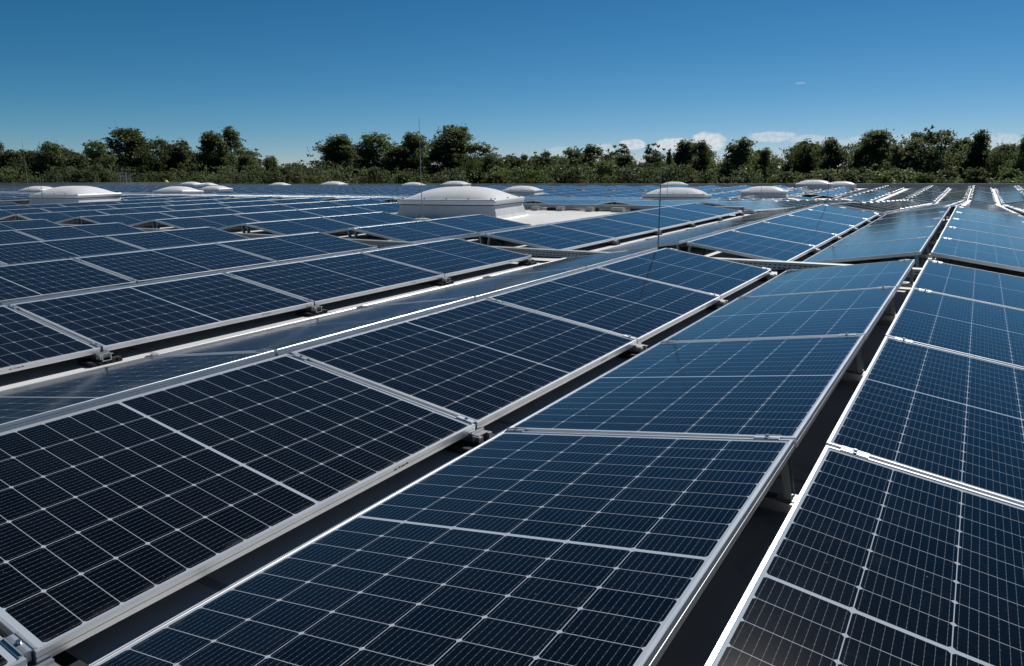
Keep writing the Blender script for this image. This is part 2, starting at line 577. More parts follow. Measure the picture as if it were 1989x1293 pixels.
# ------------------------------------------------------------------ solar panels
def frame_mb(detail=True):
    mb = MB()
    hx, hy = PL / 2, PW_ / 2
    if detail:
        prof = [(0.028, -PT), (0.0, -PT), (0.0, -PT * 0.52), (0.0012, -PT * 0.50), (0.0012, -PT * 0.44), (0.0, -PT * 0.42),
                (0.0, -0.0012), (0.0012, 0.0), (FL - 0.001, 0.0), (FL, -0.001), (FL, -0.0042)]
    else:
        prof = [(0.0, -PT), (0.0, 0.0), (FL, 0.0), (FL, -0.003)]
    n = len(prof)
    vs_ = []
    for sx, sy in ((-1, -1), (1, -1), (1, 1), (-1, 1)):
        for d, z in prof:
            vs_.append((sx * (hx - d), sy * (hy - d), z))
    fs = []
    for c in range(4):
        e = (c + 1) % 4
        for k in range(n - 1):
            fs.append((c * n + k, e * n + k, e * n + k + 1, c * n + k + 1))
    mb.idx(vs_, fs)
    return mb


def glass_mb(mb=None, mi=0, mib=1):
    mb = mb or MB()
    x, y, z = GL / 2 + 0.002, GW / 2 + 0.002, -0.003
    mb.face([(-x, -y, z), (x, -y, z), (x, y, z), (-x, y, z)], mi, [(0, 0.0001), (GL, 0.0001), (GL, GW), (0, GW)])
    z = -0.009
    mb.face([(-x, y, z), (x, y, z), (x, -y, z), (-x, -y, z)], mib, [(0.0001, 0)] * 4)
    return mb


def panel_matrix(uc, right, vc):
    """matrix of a panel whose centre line is at vc on the ridge at uc; local y runs down the slope"""
    s = roof_slope(vc)
    sg = 1 if right else -1
    y = Vector((sg * math.cos(TILT), 0, -math.sin(TILT)))
    x = Vector((0, -sg, -sg * s)).normalized()
    z = x.cross(y).normalized()
    ridge = Vector((uc + sg * RIDGE_GAP / 2, vc, roof_z(vc) + RZ))
    c = ridge + y * (PW_ / 2)
    return Matrix(((x.x, y.x, z.x, c.x), (x.y, y.y, z.y, c.y), (x.z, y.z, z.z, c.z), (0, 0, 0, 1)))


TENTS = {2: 2.125, 1: -0.3732, 0: -2.8375, -1: -5.6271, -2: -8.0736, -3: -10.5429, -4: -13.1042, -5: -15.6975}
for k in range(-6, -40, -1):
    TENTS[k] = TENTS[-5] + (k + 5) * 2.565
TENTS[3] = 4.69
# block: (first panel's start, how many)
BLOCKS = {0: (2.4223 - 2 * PITCH - PITCH, 6), 1: (8.3129 + 0.01, 5), 2: (18.08, 12), 3: (40.06, 6), 4: (51.3, 5)}
SKY_GRID = [(-9.04, 13.45), (-25.7, 13.45), (-9.0, 28.1), (-41.4, 28.1), (-58.1, 28.1), (-9.1, 43.0), (-25.2, 43.0), (-57.8, 43.0),
            (-74.3, 28.1), (-9.0, 57.4), (-41.3, 57.4), (-57.4, 57.4), (-81.8, 57.4), (-9.2, 71.5), (-24.6, 71.5), (-58.0, 71.5),
            (-82.0, 71.5), (-98.0, 71.5)]


def blocked(u, v):
    if v > 11.6 and v < 17.3 and -11.9 < u < -6.8:
        return True
    for i, (su, sv) in enumerate(SKY_GRID):
        wide = 3.2 if (i in (5, 9)) else 0.9
        if su - 3.3 < u < su + wide and sv - 1.1 < v < sv + 2.7:
            return True
    return False


def project(P):
    P = np.asarray(P) - np.array(CAM_POS)
    a, b, c = P @ np.array(RT), P @ np.array(UP), P @ np.array(FW)
    c = np.where(c > 0.05, c, np.nan)
    return 994.5 + FPX * a / c, 646.5 - FPX * b / c


cand = []
gx, gy = np.meshgrid(np.linspace(-PL / 2, PL / 2, 13), np.linspace(-PW_ / 2, PW_ / 2, 9), indexing='ij')
for t, uc in TENTS.items():
    for bi, (v0, n) in BLOCKS.items():
        for k in range(n):
            vc = v0 + k * PITCH + PL / 2
            for right in (True, False):
                um = uc + (1 if right else -1) * (RIDGE_GAP + PW_) / 2
                if blocked(um, vc):
                    continue
                jit = Matrix.Rotation(random.gauss(0, 0.0016), 4, 'X') @ Matrix.Rotation(random.gauss(0, 0.0010), 4, 'Y')
                M = panel_matrix(uc, right, vc + random.gauss(0, 0.001)) @ jit
                A = np.array(M)
                pts = np.stack([gx, gy, np.zeros_like(gx), np.ones_like(gx)], -1) @ A.T
                p3 = pts[..., :3]
                n3 = A[:3, 2]
                facing = float(np.dot(np.array(CAM_POS) - A[:3, 3], n3)) > 0
                X, Y = project(p3)
                area = 0.0
                if facing and not np.all(np.isnan(X)):
                    ok = ~np.isnan(X)
                    inside = ok & (X > 0) & (X < 1989) & (Y > 0) & (Y < 1293)
                    if ok.all():
                        cr = [(X[0, 0], Y[0, 0]), (X[-1, 0], Y[-1, 0]), (X[-1, -1], Y[-1, -1]), (X[0, -1], Y[0, -1])]
                        q = 0.5 * abs(sum(cr[i][0] * cr[(i + 1) % 4][1] - cr[(i + 1) % 4][0] * cr[i][1] for i in range(4)))
                    else:
                        q = 60000.0
                    area = q * inside.mean()
                cand.append(dict(t=t, b=bi, k=k, right=right, M=M, area=area))

# ordinals as one counts them in the picture
seen = {}
for c in cand:
    if c['area'] > 0:
        seen.setdefault((c['t'], c['b'], c['right']), []).append(c)
for lst in seen.values():
    lst.sort(key=lambda c: c['k'])
    for i, c in enumerate(lst):
        c['nth'] = i + 1
for b in BLOCKS:
    ts = sorted({c['t'] for c in cand if c['b'] == b and c['area'] > 0}, reverse=True)
    for c in cand:
        if c['b'] == b and c['t'] in ts:
            c['ridge'] = ts.index(c['t']) + 1
cand.sort(key=lambda c: -c['area'])
single, rest = cand[:298], cand[298:]
single = [c for c in single if c['area'] > 0]

BLOCK_NAME = {0: 'near array', 1: 'second array', 2: 'third array', 3: 'fourth array', 4: 'farthest array'}


def panel_label(c):
    look = {0: 'dark navy', 1: 'blue', 2: 'steel blue', 3: 'pale blue', 4: 'pale blue'}[c['b']]
    if not c['right']:
        look = {0: 'teal blue', 1: 'greyish blue'}.get(c['b'], 'grey')
    return '%s solar panel, %s, %s ridge from right, %s slope, %s from front' % (
        look, BLOCK_NAME[c['b']], ordinal(c['ridge']), 'right' if c['right'] else 'left', ordinal(c['nth']))


def clamp_mb():
    mb = MB()
    for k in range(6):
        a0, a1 = R(-34 + 68 * k / 6), R(-34 + 68 * (k + 1) / 6)
        r_ = 0.0355
        p0, p1 = (r_ * math.sin(a0), r_ * math.cos(a0) - 0.0315), (r_ * math.sin(a1), r_ * math.cos(a1) - 0.0315)
        mb.face([(p0[0], -0.04, p0[1]), (p1[0], -0.04, p1[1]), (p1[0], 0.04, p1[1]), (p0[0], 0.04, p0[1])])
    for yy in (-0.04, 0.04):
        mb.box((0, yy, 0.0006), (0.039, 0.002, 0.004))
    mb.box((0, 0, -0.012), (0.012, 0.080, 0.025))
    for sx in (-1, 1):
        mb.box((sx * 0.0125, 0, 0.0045), (0.003, 0.080, 0.0022))
    return mb


def bolt_mb():
    mb = MB()
    mb.tube((0, 0, 0.0037), (0, 0, 0.005), 0.0085, n=14)
    mb.tube((0, 0, 0.005), (0, 0, 0.0115), 0.006, n=6)
    return mb


frame_me = frame_mb().build('frame', M_ALU).data
glass_me = glass_mb().build('solar_glass', [M_CELL, M_BACK]).data
clamp_me = clamp_mb().build('clamp', M_CLAMP).data
bolt_me = bolt_mb().build('bolt', M_BOLT).data
pr = MB()
for i, w in enumerate((0.012, 0.020, 0.009, 0.016)):
    pr.box((-0.42 + i * 0.021, PW_ / 2 + 0.0006, -0.013 - 0.002 * (i % 2)), (w, 0.0008, 0.005))
print_me = pr.build('print_mark', M_PRINT).data
lo = frame_mb(False)
glass_mb(lo, 1, 2)
for yy in (-PW_ / 2 + 0.085, PW_ / 2 - 0.055):
    for k in range(4):
        a0, a1 = R(-34 + 17 * k), R(-17 + 17 * k)
        p0, p1 = (0.0355 * math.sin(a0) - PL / 2 - 0.010, 0.0355 * math.cos(a0) - 0.0315), (0.0355 * math.sin(a1) - PL / 2 - 0.010, 0.0355 * math.cos(a1) - 0.0315)
        lo.face([(p0[0], yy - 0.045, p0[1]), (p1[0], yy - 0.045, p1[1]), (p1[0], yy + 0.045, p1[1]), (p0[0], yy + 0.045, p0[1])], 3)
low_me = lo.build('solar_panel', [M_ALU, M_CELL, M_BACK, M_CLAMP]).data
for nm in ('frame', 'solar_glass', 'clamp', 'bolt', 'print_mark', 'solar_panel'):
    o = bpy.data.objects.get(nm)
    bpy.data.objects.remove(o)

PANEL_GROUP = 'solar panels on the flat roof'
for c in single:
    if c['area'] > 380:
        p = bpy.data.objects.new('solar_panel', None)
        p.empty_display_size = 0.2
        COL.objects.link(p)
        p.matrix_world = c['M']
        link('frame', frame_me, p)
        link('solar_glass', glass_me, p)
        if c['area'] > 700:
            ex = (PL / 2 + 0.010) * (-1 if c['right'] else 1)
            for yy in (-PW_ / 2 + 0.085, PW_ / 2 - 0.055):
                cl = link('clamp', clamp_me, p, (ex, yy, 0))
                if c['area'] > 3500:
                    link('bolt', bolt_me, cl)
            if c['right'] and c['area'] > 9000:
                link('print_mark', print_me, p)
    else:
        p = link('solar_panel', low_me)
        p.matrix_world = c['M']
    tag(p, panel_label(c), 'solar panel', PANEL_GROUP)

# all the smaller ones as one field
nv = len(low_me.vertices)
co = np.empty(nv * 3)
low_me.vertices.foreach_get('co', co)
co = np.c_[co.reshape(-1, 3), np.ones(nv)]
polys = [tuple(p.vertices) for p in low_me.polygons]
pmi = [p.material_index for p in low_me.polygons]
uvb = np.empty(len(low_me.loops) * 2)
low_me.uv_layers[0].data.foreach_get('uv', uvb)
V, F, MI, UV = [], [], [], []
for i, c in enumerate(rest):
    V.append((co @ np.array(c['M']).T)[:, :3])
    F += [tuple(q + i * nv for q in f) for f in polys]
    MI += pmi
    UV.append(uvb)
me = bpy.data.meshes.new('solar_panel_field')
me.from_pydata(np.concatenate(V).tolist(), [], F)
for m in (M_ALU, M_CELL, M_BACK, M_CLAMP):
    me.materials.append(m)
me.polygons.foreach_set('material_index', MI)
me.uv_layers.new(name='UVMap').data.foreach_set('uv', np.concatenate(UV))
me.update()
tag(link('solar_panel_field', me), 'small far rows of ridged blue solar panels covering the distant roof', 'solar panels', kind='stuff')

# ------------------------------------------------------------------ substructure
def make_support():
    root = empty('support_frame')
    hv = RIDGE_GAP / 2 + WC
    r = MB()
    for sx in (-1, 1):
        r.box((0, sx * 0.026, 0.043), (2 * hv + 0.10, 0.004, 0.034))
    r.box((0, 0, 0.024), (2 * hv + 0.10, 0.056, 0.004))
    for sx in (-1, 1):
        r.box((0, sx * 0.036, 0.059), (2 * hv + 0.10, 0.016, 0.003))
    r.build('base_rail', M_RAIL, root)
    for sx in (-1, 1):
        m = MB()
        m.box((sx * (hv - 0.03), 0, 0.014), (0.14, 0.20, 0.026))
        for k in range(5):
            m.box((sx * (hv - 0.03) + sx * 0.074, -0.08 + k * 0.04, 0.012), (0.012, 0.024, 0.022))
        m.build('rubber_pad', M_RUBBER, root)
    for sx in (-1, 1):
        m = MB()
        zt_ = RZ - WS - PT + 0.002
        m.box((sx * (hv + 0.008), 0.0, zt_ - 0.018), (0.003, 0.085, 0.040))
        m.box((sx * (hv - 0.02), 0.0, zt_ + 0.001), (0.06, 0.085, 0.003))
        m.box((sx * (hv + 0.022), 0.0, 0.0625), (0.030, 0.070, 0.003))
        m.box((sx * (hv + 0.036), 0.03, 0.048), (0.003, 0.012, 0.030))
        m.box((sx * (hv + 0.036), -0.03, 0.048), (0.003, 0.012, 0.030))
        m.build('valley_bracket', M_RAIL, root)
    for sx in (-1, 1):
        m = MB()
        top = RZ - PT - 0.010
        lean = Matrix.Rotation(sx * 0.16, 3, 'Y')
        c = Vector((sx * 0.075, 0, (0.06 + top) / 2))
        h = top - 0.06
        m.box(c, (0.003, 0.046, h), 0, lean)
        for sy in (-1, 1):
            m.box(c + lean @ Vector((-sx * 0.014, sy * 0.0225, 0)), (0.022, 0.003, h), 0, lean)
        m.box((sx * 0.050, 0, 0.062), (0.075, 0.056, 0.004))
        m.box((sx * 0.112, 0, top + 0.004), (0.09, 0.056, 0.003), 0, Matrix.Rotation(sx * TILT, 3, 'Y'))
        m.tube((sx * 0.045, 0, 0.064), (sx * 0.045, 0, 0.078), 0.008, n=6)
        m.build('ridge_post', M_GALV, root)
    return root


sup = make_support()
sup_kids = kid_map(sup)
SUPPORTS = []
v00 = BLOCKS[0][0] - 0.01
for t in (1, 0, -1, -2):
    for k in range(2, 7):
        SUPPORTS.append((t, 0, k, v00 + k * PITCH - (0.06 if k == 6 else 0)))
    for k in range(6):
        if t == -2 and k > 2:
            continue
        SUPPORTS.append((t, 1, k, BLOCKS[1][0] - 0.01 + k * PITCH + (0.06 if k == 0 else -0.06 if k == 5 else 0)))
for t in (-3, -4, -5, -6):
    SUPPORTS.append((t, 1, 0, BLOCKS[1][0] + 0.05))
for t in (0, -1, -2, -3, -4, -5, -6, -7, -8):
    SUPPORTS.append((t, 2, 0, BLOCKS[2][0] + 0.05))
first = True
for (t, b, k, v) in SUPPORTS:
    o = sup if first else copy_tree(sup, sup_kids)
    first = False
    o.location = (TENTS[t], v, roof_z(v))
    o.rotation_euler = (math.atan(roof_slope(v)), 0, 0)
    order = sorted({s_[2] for s_ in SUPPORTS if s_[1] == b and s_[0] == t})
    ts = sorted({s_[0] for s_ in SUPPORTS if s_[1] == b}, reverse=True)
    rid = ts.index(t) + (1 if b < 2 else 2)
    tag(o, 'aluminium support frame with black pads, %s, %s ridge from right, %s from front' % (
        BLOCK_NAME[b], ordinal(rid), ordinal(order.index(k) + 1)), 'support frame', 'support frames under the panels')


def slotted_side(mb, u0, u1, y, z0, z1, facing):
    """perforated wall of a cable tray: two rows of slots"""
    pitch, slot = 0.05, 0.027
    h = z1 - z0
    zs = [z0, z0 + h * 0.22, z0 + h * 0.36, z0 + h * 0.60, z0 + h * 0.74, z1]
    n = int((u1 - u0) / pitch)
    for a, b, holes in ((0, 1, 0), (1, 2, 1), (2, 3, 0), (3, 4, 1), (4, 5, 0)):
        if not holes:
            mb.face([(u0, y, zs[a]), (u1, y, zs[a]), (u1, y, zs[b]), (u0, y, zs[b])])
        else:
            off = 0.0 if a == 1 else pitch * 0.12
            for i in range(n):
                x0 = u0 + i * pitch + off
                x1 = min(u1, x0 + pitch - slot)
                mb.face([(x0, y, zs[a]), (x1, y, zs[a]), (x1, y, zs[b]), (x0, y, zs[b])])


def cable_tray(u0, u1, v, zb, h, wid, label):
    root = empty('cable_tray', (0, v, roof_z(v)))
    s_ = MB()
    slotted_side(s_, u0, u1, -wid / 2, zb, zb + h, 1)
    slotted_side(s_, u0, u1, wid / 2, zb, zb + h, 1)
    s_.face([(u0, -wid / 2, zb), (u1, -wid / 2, zb), (u1, wid / 2, zb), (u0, wid / 2, zb)])
    s_.build('side_wall', M_GALV, root)
    l_ = MB()
    u = u0
    while u < u1 - 0.01:
        e = min(u1, u + 3.0)
        l_.box(((u + e) / 2, 0, zb + h + 0.004), (e - u - 0.004, wid + 0.016, 0.004))
        l_.box(((u + e) / 2, -wid / 2 - 0.007, zb + h - 0.003), (e - u - 0.004, 0.002, 0.012))
        u = e
    l_.build('lid', M_GALV, root)
    c_ = MB()
    for y, z in ((-0.036, 0.016), (-0.008, 0.017), (0.022, 0.016), (-0.034, 0.040), (-0.006, 0.042), (0.024, 0.040), (-0.035, 0.060), (-0.004, 0.062)):
        c_.tube((u0, y, zb + z), (u1, y, zb + z), 0.0125, n=8)
    c_.build('cable', M_CABLE, root)
    u = u0 + 0.35
    while u < u1:
        f_ = MB()
        f_.box((u, 0, zb / 2), (0.24, wid + 0.10, zb - 0.006))
        f_.build('tray_foot', M_RUBBER, root)
        u += 1.2
    return tag(root, label, 'cable tray', 'perforated cable trays in the aisles')


cable_tray(-17.5, -0.2, 7.98, 0.062, 0.076, 0.12, 'galvanised perforated cable tray in the aisle behind the near array')
cable_tray(-11.2, -4.6, 17.62, 0.085, 0.085, 0.14, 'galvanised perforated cable tray on grey blocks beyond the white roof clearing')

# loose black cables: one on the roof by the tray, others hanging from the row ends into the tray
def cable(pts, r, label):
    mb = MB()
    P = [Vector((x, y, z + roof_z(y))) for x, y, z in pts]
    Q = []
    for i in range(len(P) - 1):
        p0, p1, p2, p3 = P[max(0, i - 1)], P[i], P[i + 1], P[min(len(P) - 1, i + 2)]
        for k in range(6):
            t = k / 6
            Q.append(0.5 * (2 * p1 + (p2 - p0) * t + (2 * p0 - 5 * p1 + 4 * p2 - p3) * t * t + (3 * p1 - p0 - 3 * p2 + p3) * t ** 3))
    Q.append(P[-1])
    for a, b in zip(Q[:-1], Q[1:]):
        mb.tube(a, b, r, n=6)
    return tag(mb.build('cable', M_CABLE, smooth=True), label, 'cable', 'loose black cables')


cable([(-4.55, 7.86, 0.012), (-4.2, 7.8, 0.010), (-3.9, 7.72, 0.010), (-3.6, 7.78, 0.010), (-3.3, 7.9, 0.03)], 0.006,
      'thin black cable lying on white roof by the cable tray')
cable([(-2.70, 8.75, 0.215), (-2.66, 8.55, 0.12), (-2.62, 8.35, 0.05), (-2.55, 8.18, 0.06), (-2.50, 8.02, 0.145)], 0.007,
      'black cable drooping into the tray under the second ridge end of the second array')
cable([(-5.50, 8.75, 0.215), (-5.46, 8.52, 0.10), (-5.38, 8.30, 0.03), (-5.30, 8.16, 0.05), (-5.26, 8.02, 0.145)], 0.007,
      'black cable drooping into the tray under the third ridge end of the second array')
cable([(-7.95, 8.75, 0.215), (-7.90, 8.50, 0.08), (-7.80, 8.30, 0.03), (-7.74, 8.15, 0.06), (-7.70, 8.02, 0.145)], 0.007,
      'black cable drooping into the tray under the fourth ridge end of the second array')

nb = 0
for (u, wd) in ((-10.0, 0.20), (-9.25, 0.20), (-8.4, 0.20), (-7.62, 0.34)):
    v = 17.33
    mb = MB()
    mb.box((0, 0, 0.055), (wd, 0.2, 0.11), taper=0.93)
    mb.box((0, 0, 0.113), (wd * 0.93 - 0.02, 0.16, 0.008))
    o = mb.build('ballast_block', M_CONC, None, loc=(u, v, roof_z(v)))
    nb += 1
    tag(o, 'grey concrete ballast block under the far cable tray, %s of four from left' % ordinal(nb), 'ballast block', 'ballast blocks along the far tray')

# ------------------------------------------------------------------ skylights
SW, SD = 2.40, 1.66


def rounded_rect(hx, hy, r, n=5):
    p = []
    for cx, cy, a0 in ((hx - r, hy - r, 0), (-hx + r, hy - r, 90), (-hx + r, -hy + r, 180), (hx - r, -hy + r, 270)):
        for k in range(n + 1):
            a = R(a0 + 90 * k / n)
            p.append((cx + r * math.cos(a), cy + r * math.sin(a)))
    return p


def loft(mb, rings, cap=True):
    n = len(rings[0])
    vs_ = [p for r_ in rings for p in r_]
    fs = []
    for i in range(len(rings) - 1):
        for k in range(n):
            fs.append((i * n + k, i * n + (k + 1) % n, (i + 1) * n + (k + 1) % n, (i + 1) * n + k))
    if cap:
        fs.append(tuple((len(rings) - 1) * n + k for k in range(n)))
    mb.idx(vs_, fs)


def make_skylight(detail):
    root = empty('skylight')
    hx, hy = SW / 2, SD / 2
    cb = MB()
    rings = []
    for z, off, r in ((0.002, 0.17, 0.10), (0.012, 0.135, 0.09), (0.04, 0.095, 0.06), (0.10, 0.06, 0.04), (0.20, 0.03, 0.03), (0.30, -0.005, 0.02), (0.335, -0.012, 0.02)):
        rings.append([(x * (1), y, z) for x, y in rounded_rect(hx + off, hy + off, r)])
    loft(cb, rings)
    c = cb.build('curb', M_CURB, root, smooth=False)
    gk = MB()
    loft(gk, [[(x, y, z) for x, y in rounded_rect(hx - 0.006, hy - 0.006, 0.02)] for z in (0.318, 0.345)])
    gk.build('gasket', M_RUBBER, root)
    rim = MB()
    rings = []
    for z, off, r in ((0.340, -0.02, 0.03), (0.340, 0.022, 0.03), (0.385, 0.026, 0.03), (0.392, 0.040, 0.035), (0.432, 0.040, 0.035), (0.452, 0.025, 0.04), (0.458, -0.01, 0.05), (0.456, -0.06, 0.05)):
        rings.append([(x, y, z) for x, y in rounded_rect(hx + off, hy + off, r)])
    loft(rim, rings)
    rim.build('rim', M_RIM, root)
    n = 28
    dm = MB()
    vs_, fs = [], []
    dx, dy = hx - 0.05, hy - 0.05
    for i in range(n + 1):
        for j in range(n + 1):
            x, y = -1 + 2 * i / n, -1 + 2 * j / n
            h = (max(0, 1 - abs(x) ** 2.8) ** 0.85) * (max(0, 1 - abs(y) ** 2.8) ** 0.85)
            vs_.append((x * dx, y * dy, 0.452 + 0.262 * h))
    for i in range(n):
        for j in range(n):
            a = i * (n + 1) + j
            fs.append((a, a + n + 1, a + n + 2, a + 1))
    dm.idx(vs_, fs)
    dm.build('dome', M_DOME, root, smooth=True)
    if detail:
        spots = [(-hx + 0.09 + (SW - 0.18) * k / 4, sy * (hy - 0.035)) for k in range(5) for sy in (-1, 1)]
        spots += [(sx * (hx - 0.035), -hy + 0.12 + (SD - 0.24) * k / 2) for k in range(3) for sx in (-1, 1)]
        for x, y in spots:
            m = MB()
            m.tube((x, y, 0.450), (x, y, 0.480), 0.018, 0.015, n=10)
            m.build('bolt_cap', M_RUBBER, root)
    return root


sky_d = make_skylight(True)
sky_p = make_skylight(False)
kd, kp = kid_map(sky_d), kid_map(sky_p)
SKY_LABEL = ['large white domed skylight at the clear white patch of roof, mid picture',
             'white domed skylight in the rows at far left, second largest on the left side',
             'white domed skylight behind the tall thin rod right of centre',
             'white domed skylight left of a paler twin behind the left rows',
             'small white skylight half behind the large one at far left',
             'white skylight with dark front curb left of the grey roof clearing',
             'white skylight just right of and behind the largest skylight',
             'white skylight with bright right side behind the left rows, by thin rod',
             'white skylight cut by the left edge of the picture',
             'white skylight with tall dome touching the far parapet, right of centre',
             'small white skylight behind and above the largest skylight',
             'small white skylight before the tree gap left of centre',
             'tiny white skylight on the far left skyline behind a paler pair',
             'low white dome on the far skyline beside the right-hand parapet',
             'low white dome on the skyline behind the rods right of centre',
             'low white dome on the skyline left of the tall rod',
             'flat sliver of white dome on the skyline left of centre',
             'flat sliver of white dome beside the pair on the left skyline']
ud = up_ = False
for i, (su, sv) in enumerate(SKY_GRID):
    if i in (0, 1, 2):
        o = sky_d if not ud else copy_tree(sky_d, kd)
        ud = True
    else:
        o = sky_p if not up_ else copy_tree(sky_p, kp)
        up_ = True
    vc = sv + SD / 2
    o.location = (su - SW / 2, vc, roof_z(vc))
    o.rotation_euler = (math.atan(roof_slope(vc)), 0, R(9.0))
    tag(o, SKY_LABEL[i], 'skylight', 'domed skylights on the roof')

# ------------------------------------------------------------------ lightning rods
RODS = [(-10.38, 12.95, 2.20, 'tall lightning rod on round base before the largest skylight', 1),
        (-2.98, 7.9, 1.22, 'thin lightning rod rising behind the second ridge of the near array', 0),
        (-10.05, 27.4, 1.42, 'short thin rod standing before the skylight right of centre', 0),
        (-27.39, 13.0, 2.23, 'taller of two thin rods at the far left skylight', 0),
        (-22.5, 11.0, 1.20, 'shorter of two thin rods at the far left skylight', 0),
        (-23.04, 27.0, 1.70, 'thin rod left of the tall rod, behind the blue rows', 0),
        (-25.87, 41.5, 1.86, 'thin rod before the skylight right of the largest skylight', 0),
        (-20.1, 38.5, 1.32, 'faint thin rod at the middle of the far blue rows', 0),
        (-56.62, 40.0, 1.95, 'faint thin rod beside the skylight pair on the left', 0),
        (-56.56, 55.0, 1.81, 'faint thin rod above the small skylight left of centre', 0),
        (-10.01, 41.8, 1.63, 'thin rod before the skylight with the dark front curb', 0),
        (-2.78, 17.6, 1.09, 'thin rod rising at the far end of the second array', 0),
        (-10.01, 56.5, 0.95, 'short rod before the tall domed skylight at the far parapet', 0),
        (-22.94, 56.0, 1.37, 'faint rod among the far panels right of centre', 0)]
for (u, v, h, lab, brace) in RODS:
    root = empty('lightning_rod', (u, v, roof_z(v)))
    m = MB()
    m.tube((0, 0, 0.05), (0, 0, h * 0.62), 0.0085, n=8)
    m.tube((0, 0, h * 0.62), (0, 0, h * 0.63), 0.012, n=8)
    m.tube((0, 0, h * 0.63), (0, 0, h), 0.0062, 0.0042, n=8)
    m.build('rod', M_GALV, root, smooth=False)
    m = MB()
    m.tube((0, 0, 0.004), (0, 0, 0.055), 0.19, 0.18, n=28)
    m.tube((0, 0, 0.055), (0, 0, 0.07), 0.17, 0.05, n=28)
    m.build('base', M_CONC, root)
    if brace:
        for a in (200, 320, 80):
            m = MB()
            m.tube((0.15 * math.cos(R(a)), 0.15 * math.sin(R(a)), 0.06), (0, 0, 0.42), 0.004, n=6)
            m.build('brace', M_GALV, root)
    root.rotation_euler = (R(random.gauss(0, 0.35)), R(random.gauss(0, 0.35)), 0)
    tag(root, lab, 'lightning rod', 'lightning rods on the roof')

# ------------------------------------------------------------------ ladder guard and yellow cover on the far left edge
root = empty('roof_ladder', (-104.2, 63.0, roof_z(63)), R(35))
m = MB()
for x in (-0.32, 0.32):
    m.tube((x, 0, 0), (x, 0, 2.0), 0.035, n=8)
m.build('stile', M_GALV, root)
for k in range(5):
    m = MB()
    m.tube((-0.32, 0, 0.45 + k * 0.36), (0.32, 0, 0.45 + k * 0.36), 0.026, n=6)
    m.build('rung', M_GALV, root)
m = MB()
for z in (1.0, 1.5, 2.0):
    pts = [(-0.32 - 0.55 + 0.55 * math.cos(R(a)), 0.62 * math.sin(R(a)) + 0.1, z) for a in range(0, 331, 30)]
    for a, b in zip(pts[:-1], pts[1:]):
        m.tube(a, b, 0.022, n=6)
for a in range(30, 331, 40):
    x, y = -0.87 + 0.55 * math.cos(R(a)), 0.62 * math.sin(R(a)) + 0.1
    m.tube((x, y, 0.2), (x, y, 2.0), 0.020, n=6)
m.build('safety_cage', M_GALV, root)
tag(root, 'grey caged ladder top standing at the far left roof edge before the trees', 'ladder')

m = MB()
n = 16
vs_, fs = [], []
for i in range(n + 1):
    for j in range(n + 1):
        x, y = -1 + 2 * i / n, -1 + 2 * j / n
        rr = min(1, math.hypot(x, y) / 1.05)
        vs_.append((x * 0.34, y * 0.26, 0.30 * (1 - rr ** 2.2) ** 0.7 * (1 - 0.25 * x) + 0.01 * math.sin(9 * x + 5 * y)))
for i in range(n):
    for j in range(n):
        a = i * (n + 1) + j
        fs.append((a, a + n + 1, a + n + 2, a + 1))
m.idx(vs_, fs)
tag(m.build('cover', M_YELLOW, None, True, (-105.1, 69.5, 0.69)), 'small fluorescent yellow rounded cover on the left roof edge', 'cover')

# ------------------------------------------------------------------ trees
def rnd_dir():
    z = random.uniform(-1, 1)
    a = random.uniform(0, 2 * math.pi)
    r = math.sqrt(1 - z * z)
    return Vector((r * math.cos(a), r * math.sin(a), z))


def add_leaf(V, F, c, size, out):
    nrm = (rnd_dir() + out * 0.5 + Vector((0, 0, 0.45))).normalized()
    a = nrm.orthogonal().normalized()
    b = nrm.cross(a)
    th = random.uniform(0, 2 * math.pi)
    a, b = a * math.cos(th) + b * math.sin(th), b * math.cos(th) - a * math.sin(th)
    a *= size * random.uniform(0.7, 1.3)
    b *= size * random.uniform(0.38, 0.62)
    i = len(V)
    V += [tuple(c - a), tuple(c - a * 0.1 + b), tuple(c + a), tuple(c + a * 0.1 - b)]
    F.append((i, i + 1, i + 2, i + 3))


